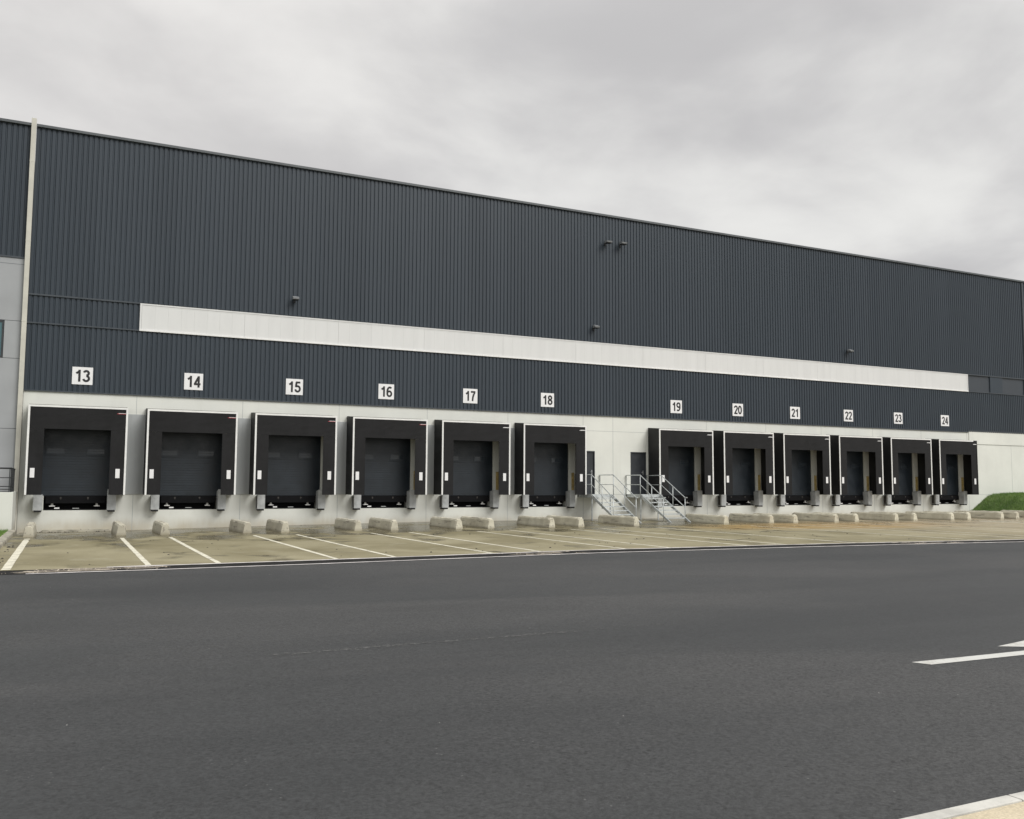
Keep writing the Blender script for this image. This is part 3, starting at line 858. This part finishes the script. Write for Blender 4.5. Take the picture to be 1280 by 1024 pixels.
# ------------------------------------------------------------------ grit and litter
def pebble(m_, x, y, z, r):
    a0 = random.uniform(0, 6.28); n = 6
    top = m_.bm.verts.new((x+random.gauss(0, r*.2), y, z+r*random.uniform(.5, .9)))
    ring = [m_.bm.verts.new((x+r*math.cos(a0+k*6.283/n)*random.uniform(.7, 1.2), y+r*math.sin(a0+k*6.283/n)*random.uniform(.7, 1.2), z)) for k in range(n)]
    for k in range(n): m_.bm.faces.new((ring[k], ring[(k+1)%n], top))
mb = MB()
for cx_, sp_, cnt in ((1.8, .7, 40), (12.6, .5, 16), (25.5, .7, 26)):
    for q in range(cnt):
        x = max(.8, random.gauss(cx_, sp_)); y = ey(x)-random.choice((.06, .35, .62))+random.gauss(0, .07); l = random.uniform(.08, .42); h = random.uniform(.02, .075); z_ = -.003+.0002*q
        n_ = 9; m1 = []
        for k_ in range(n_):
            t_ = 6.283*k_/n_; r_ = random.uniform(.55, 1.15); m1.append((x+l*math.cos(t_)*r_, y+h*math.sin(t_)*r_, z_))
        mb.poly(m1)
        for _ in range(2): pebble(mb, x+random.gauss(0, l), y+random.gauss(0, h), -.003, random.uniform(.006, .02))
tag(mb.build('gravel', M['grit']), kind='stuff')
mb = MB()
for _ in range(26):
    pebble(mb, random.uniform(-2, 22), random.uniform(-34.5, -19.5), -.012, random.choice((.004, .005, .006, .008)))
tag(mb.build('loose_stones', M['stone']), kind='stuff')
mb = MB()
for _ in range(150):
    x = random.uniform(0, 30); pebble(mb, x, random.uniform(-17.5, -.2), gz(x, -8)+.002, random.uniform(.012, .035))
for _ in range(70):
    x = random.uniform(.3, 3.2); y = -abs(random.gauss(.1, .25))-.02; pebble(mb, x, y, gz(x, y)+.002, random.uniform(.015, .05))
for _ in range(14):
    x = random.gauss(.05, .05)+.08; y = random.uniform(-17, -9); pebble(mb, x, y, .002, random.uniform(.015, .05))
tag(mb.build('litter', M['litter']), kind='stuff')

# ------------------------------------------------------------------ sky, sun, camera
w = bpy.data.worlds.new('World'); SC.world = w; w.use_nodes = True
t = w.node_tree; t.nodes.clear(); N = NT(t)
SUN_EL, SUN_AZ = R_(42), R_(152)      # azimuth clockwise from +y
sky = N.n('ShaderNodeTexSky'); sky.sky_type = 'NISHITA'; sky.sun_disc = False
sky.sun_elevation = SUN_EL; sky.sun_rotation = SUN_AZ
b1_ = N.n('ShaderNodeBackground'); b1_.inputs['Strength'].default_value = .1; N.l(sky.outputs[0], b1_.inputs['Color'])
co = N.n('ShaderNodeTexCoord').outputs['Generated']
sp_ = N.n('ShaderNodeSeparateXYZ'); N.l(co, sp_.inputs[0])
zc = N.math('MAXIMUM', sp_.outputs['Z'], 0.)
den = N.math('ADD', zc, .22)
cb = N.n('ShaderNodeCombineXYZ'); N.l(N.math('DIVIDE', sp_.outputs['X'], den), cb.inputs[0]); N.l(N.math('DIVIDE', sp_.outputs['Y'], den), cb.inputs[1])
c1 = N.noise(N.mapping(cb.outputs[0], loc=(1.7, .4, 0)), 1.15, 7, .46, dist=.3)
c2 = N.noise(N.mapping(cb.outputs[0], loc=(5.1, 2.2, 3)), 2.7, 7, .53, dist=.25)
cl = N.math('ADD', N.math('MULTIPLY', c1, .62), N.math('MULTIPLY', c2, .38))
grad = N.ramp(zc, .42, 1., .76, 1.6)
br = N.math('MULTIPLY', N.ramp(cl, .37, .63, .80, 1.06), grad)
tint = N.mix(N.ramp(cl, .38, .62), (.655, .64, .635), (.735, .725, .70))
dt = N.n('ShaderNodeVectorMath'); dt.operation = 'DOT_PRODUCT'; N.l(co, dt.inputs[0]); dt.inputs[1].default_value = Vector((-.12, .93, .36)).normalized()
glow = N.ramp(dt.outputs['Value'], .84, 1., 0, .07)
br = N.math('MULTIPLY', br, N.math('ADD', glow, 1.0))
tint = N.mix(N.math('MULTIPLY', glow, 8.), tint, (.725, .70, .675))
vm = N.n('ShaderNodeVectorMath'); vm.operation = 'SCALE'; N.l(tint, vm.inputs[0]); N.l(br, vm.inputs['Scale'])
b2_ = N.n('ShaderNodeBackground'); b2_.inputs['Strength'].default_value = 1.; N.l(vm.outputs[0], b2_.inputs['Color'])
mx = N.n('ShaderNodeMixShader'); mx.inputs[0].default_value = .94
N.l(b1_.outputs[0], mx.inputs[1]); N.l(b2_.outputs[0], mx.inputs[2])
out = N.n('ShaderNodeOutputWorld'); N.l(mx.outputs[0], out.inputs['Surface'])

sl = bpy.data.lights.new('sun', 'SUN'); sl.energy = 1.5; sl.angle = R_(32); sl.color = (1, .98, .95)
so = bpy.data.objects.new('sun', sl); COL.objects.link(so)
dirv = Vector((math.sin(SUN_AZ)*math.cos(SUN_EL), math.cos(SUN_AZ)*math.cos(SUN_EL), math.sin(SUN_EL)))
so.rotation_euler = (-dirv).to_track_quat('-Z', 'Y').to_euler()

cam = bpy.data.cameras.new('camera'); cam.sensor_fit = 'HORIZONTAL'; cam.sensor_width = 36; cam.lens = 1130.3668/1280*36
cam.clip_start = .05; cam.clip_end = 3000
co_ = bpy.data.objects.new('camera', cam); COL.objects.link(co_)
RX = Vector((0.89775773, -0.44045955, 0.00514262)); UX = Vector((-0.04112103, -0.07217887, 0.99654366)); FX = Vector((0.43856598, 0.89486625, 0.08291129))
mw = Matrix(((RX.x, UX.x, -FX.x, 1.3894), (RX.y, UX.y, -FX.y, -38.6445), (RX.z, UX.z, -FX.z, 1.747), (0,0,0,1)))
co_.matrix_world = mw
SC.camera = co_
SC.view_settings.view_transform = 'Standard'; SC.view_settings.look = 'None'; SC.view_settings.exposure = .52; SC.view_settings.gamma = 1.
SC.cycles.max_bounces = 6; SC.cycles.use_denoising = True
SC.render.film_transparent = False
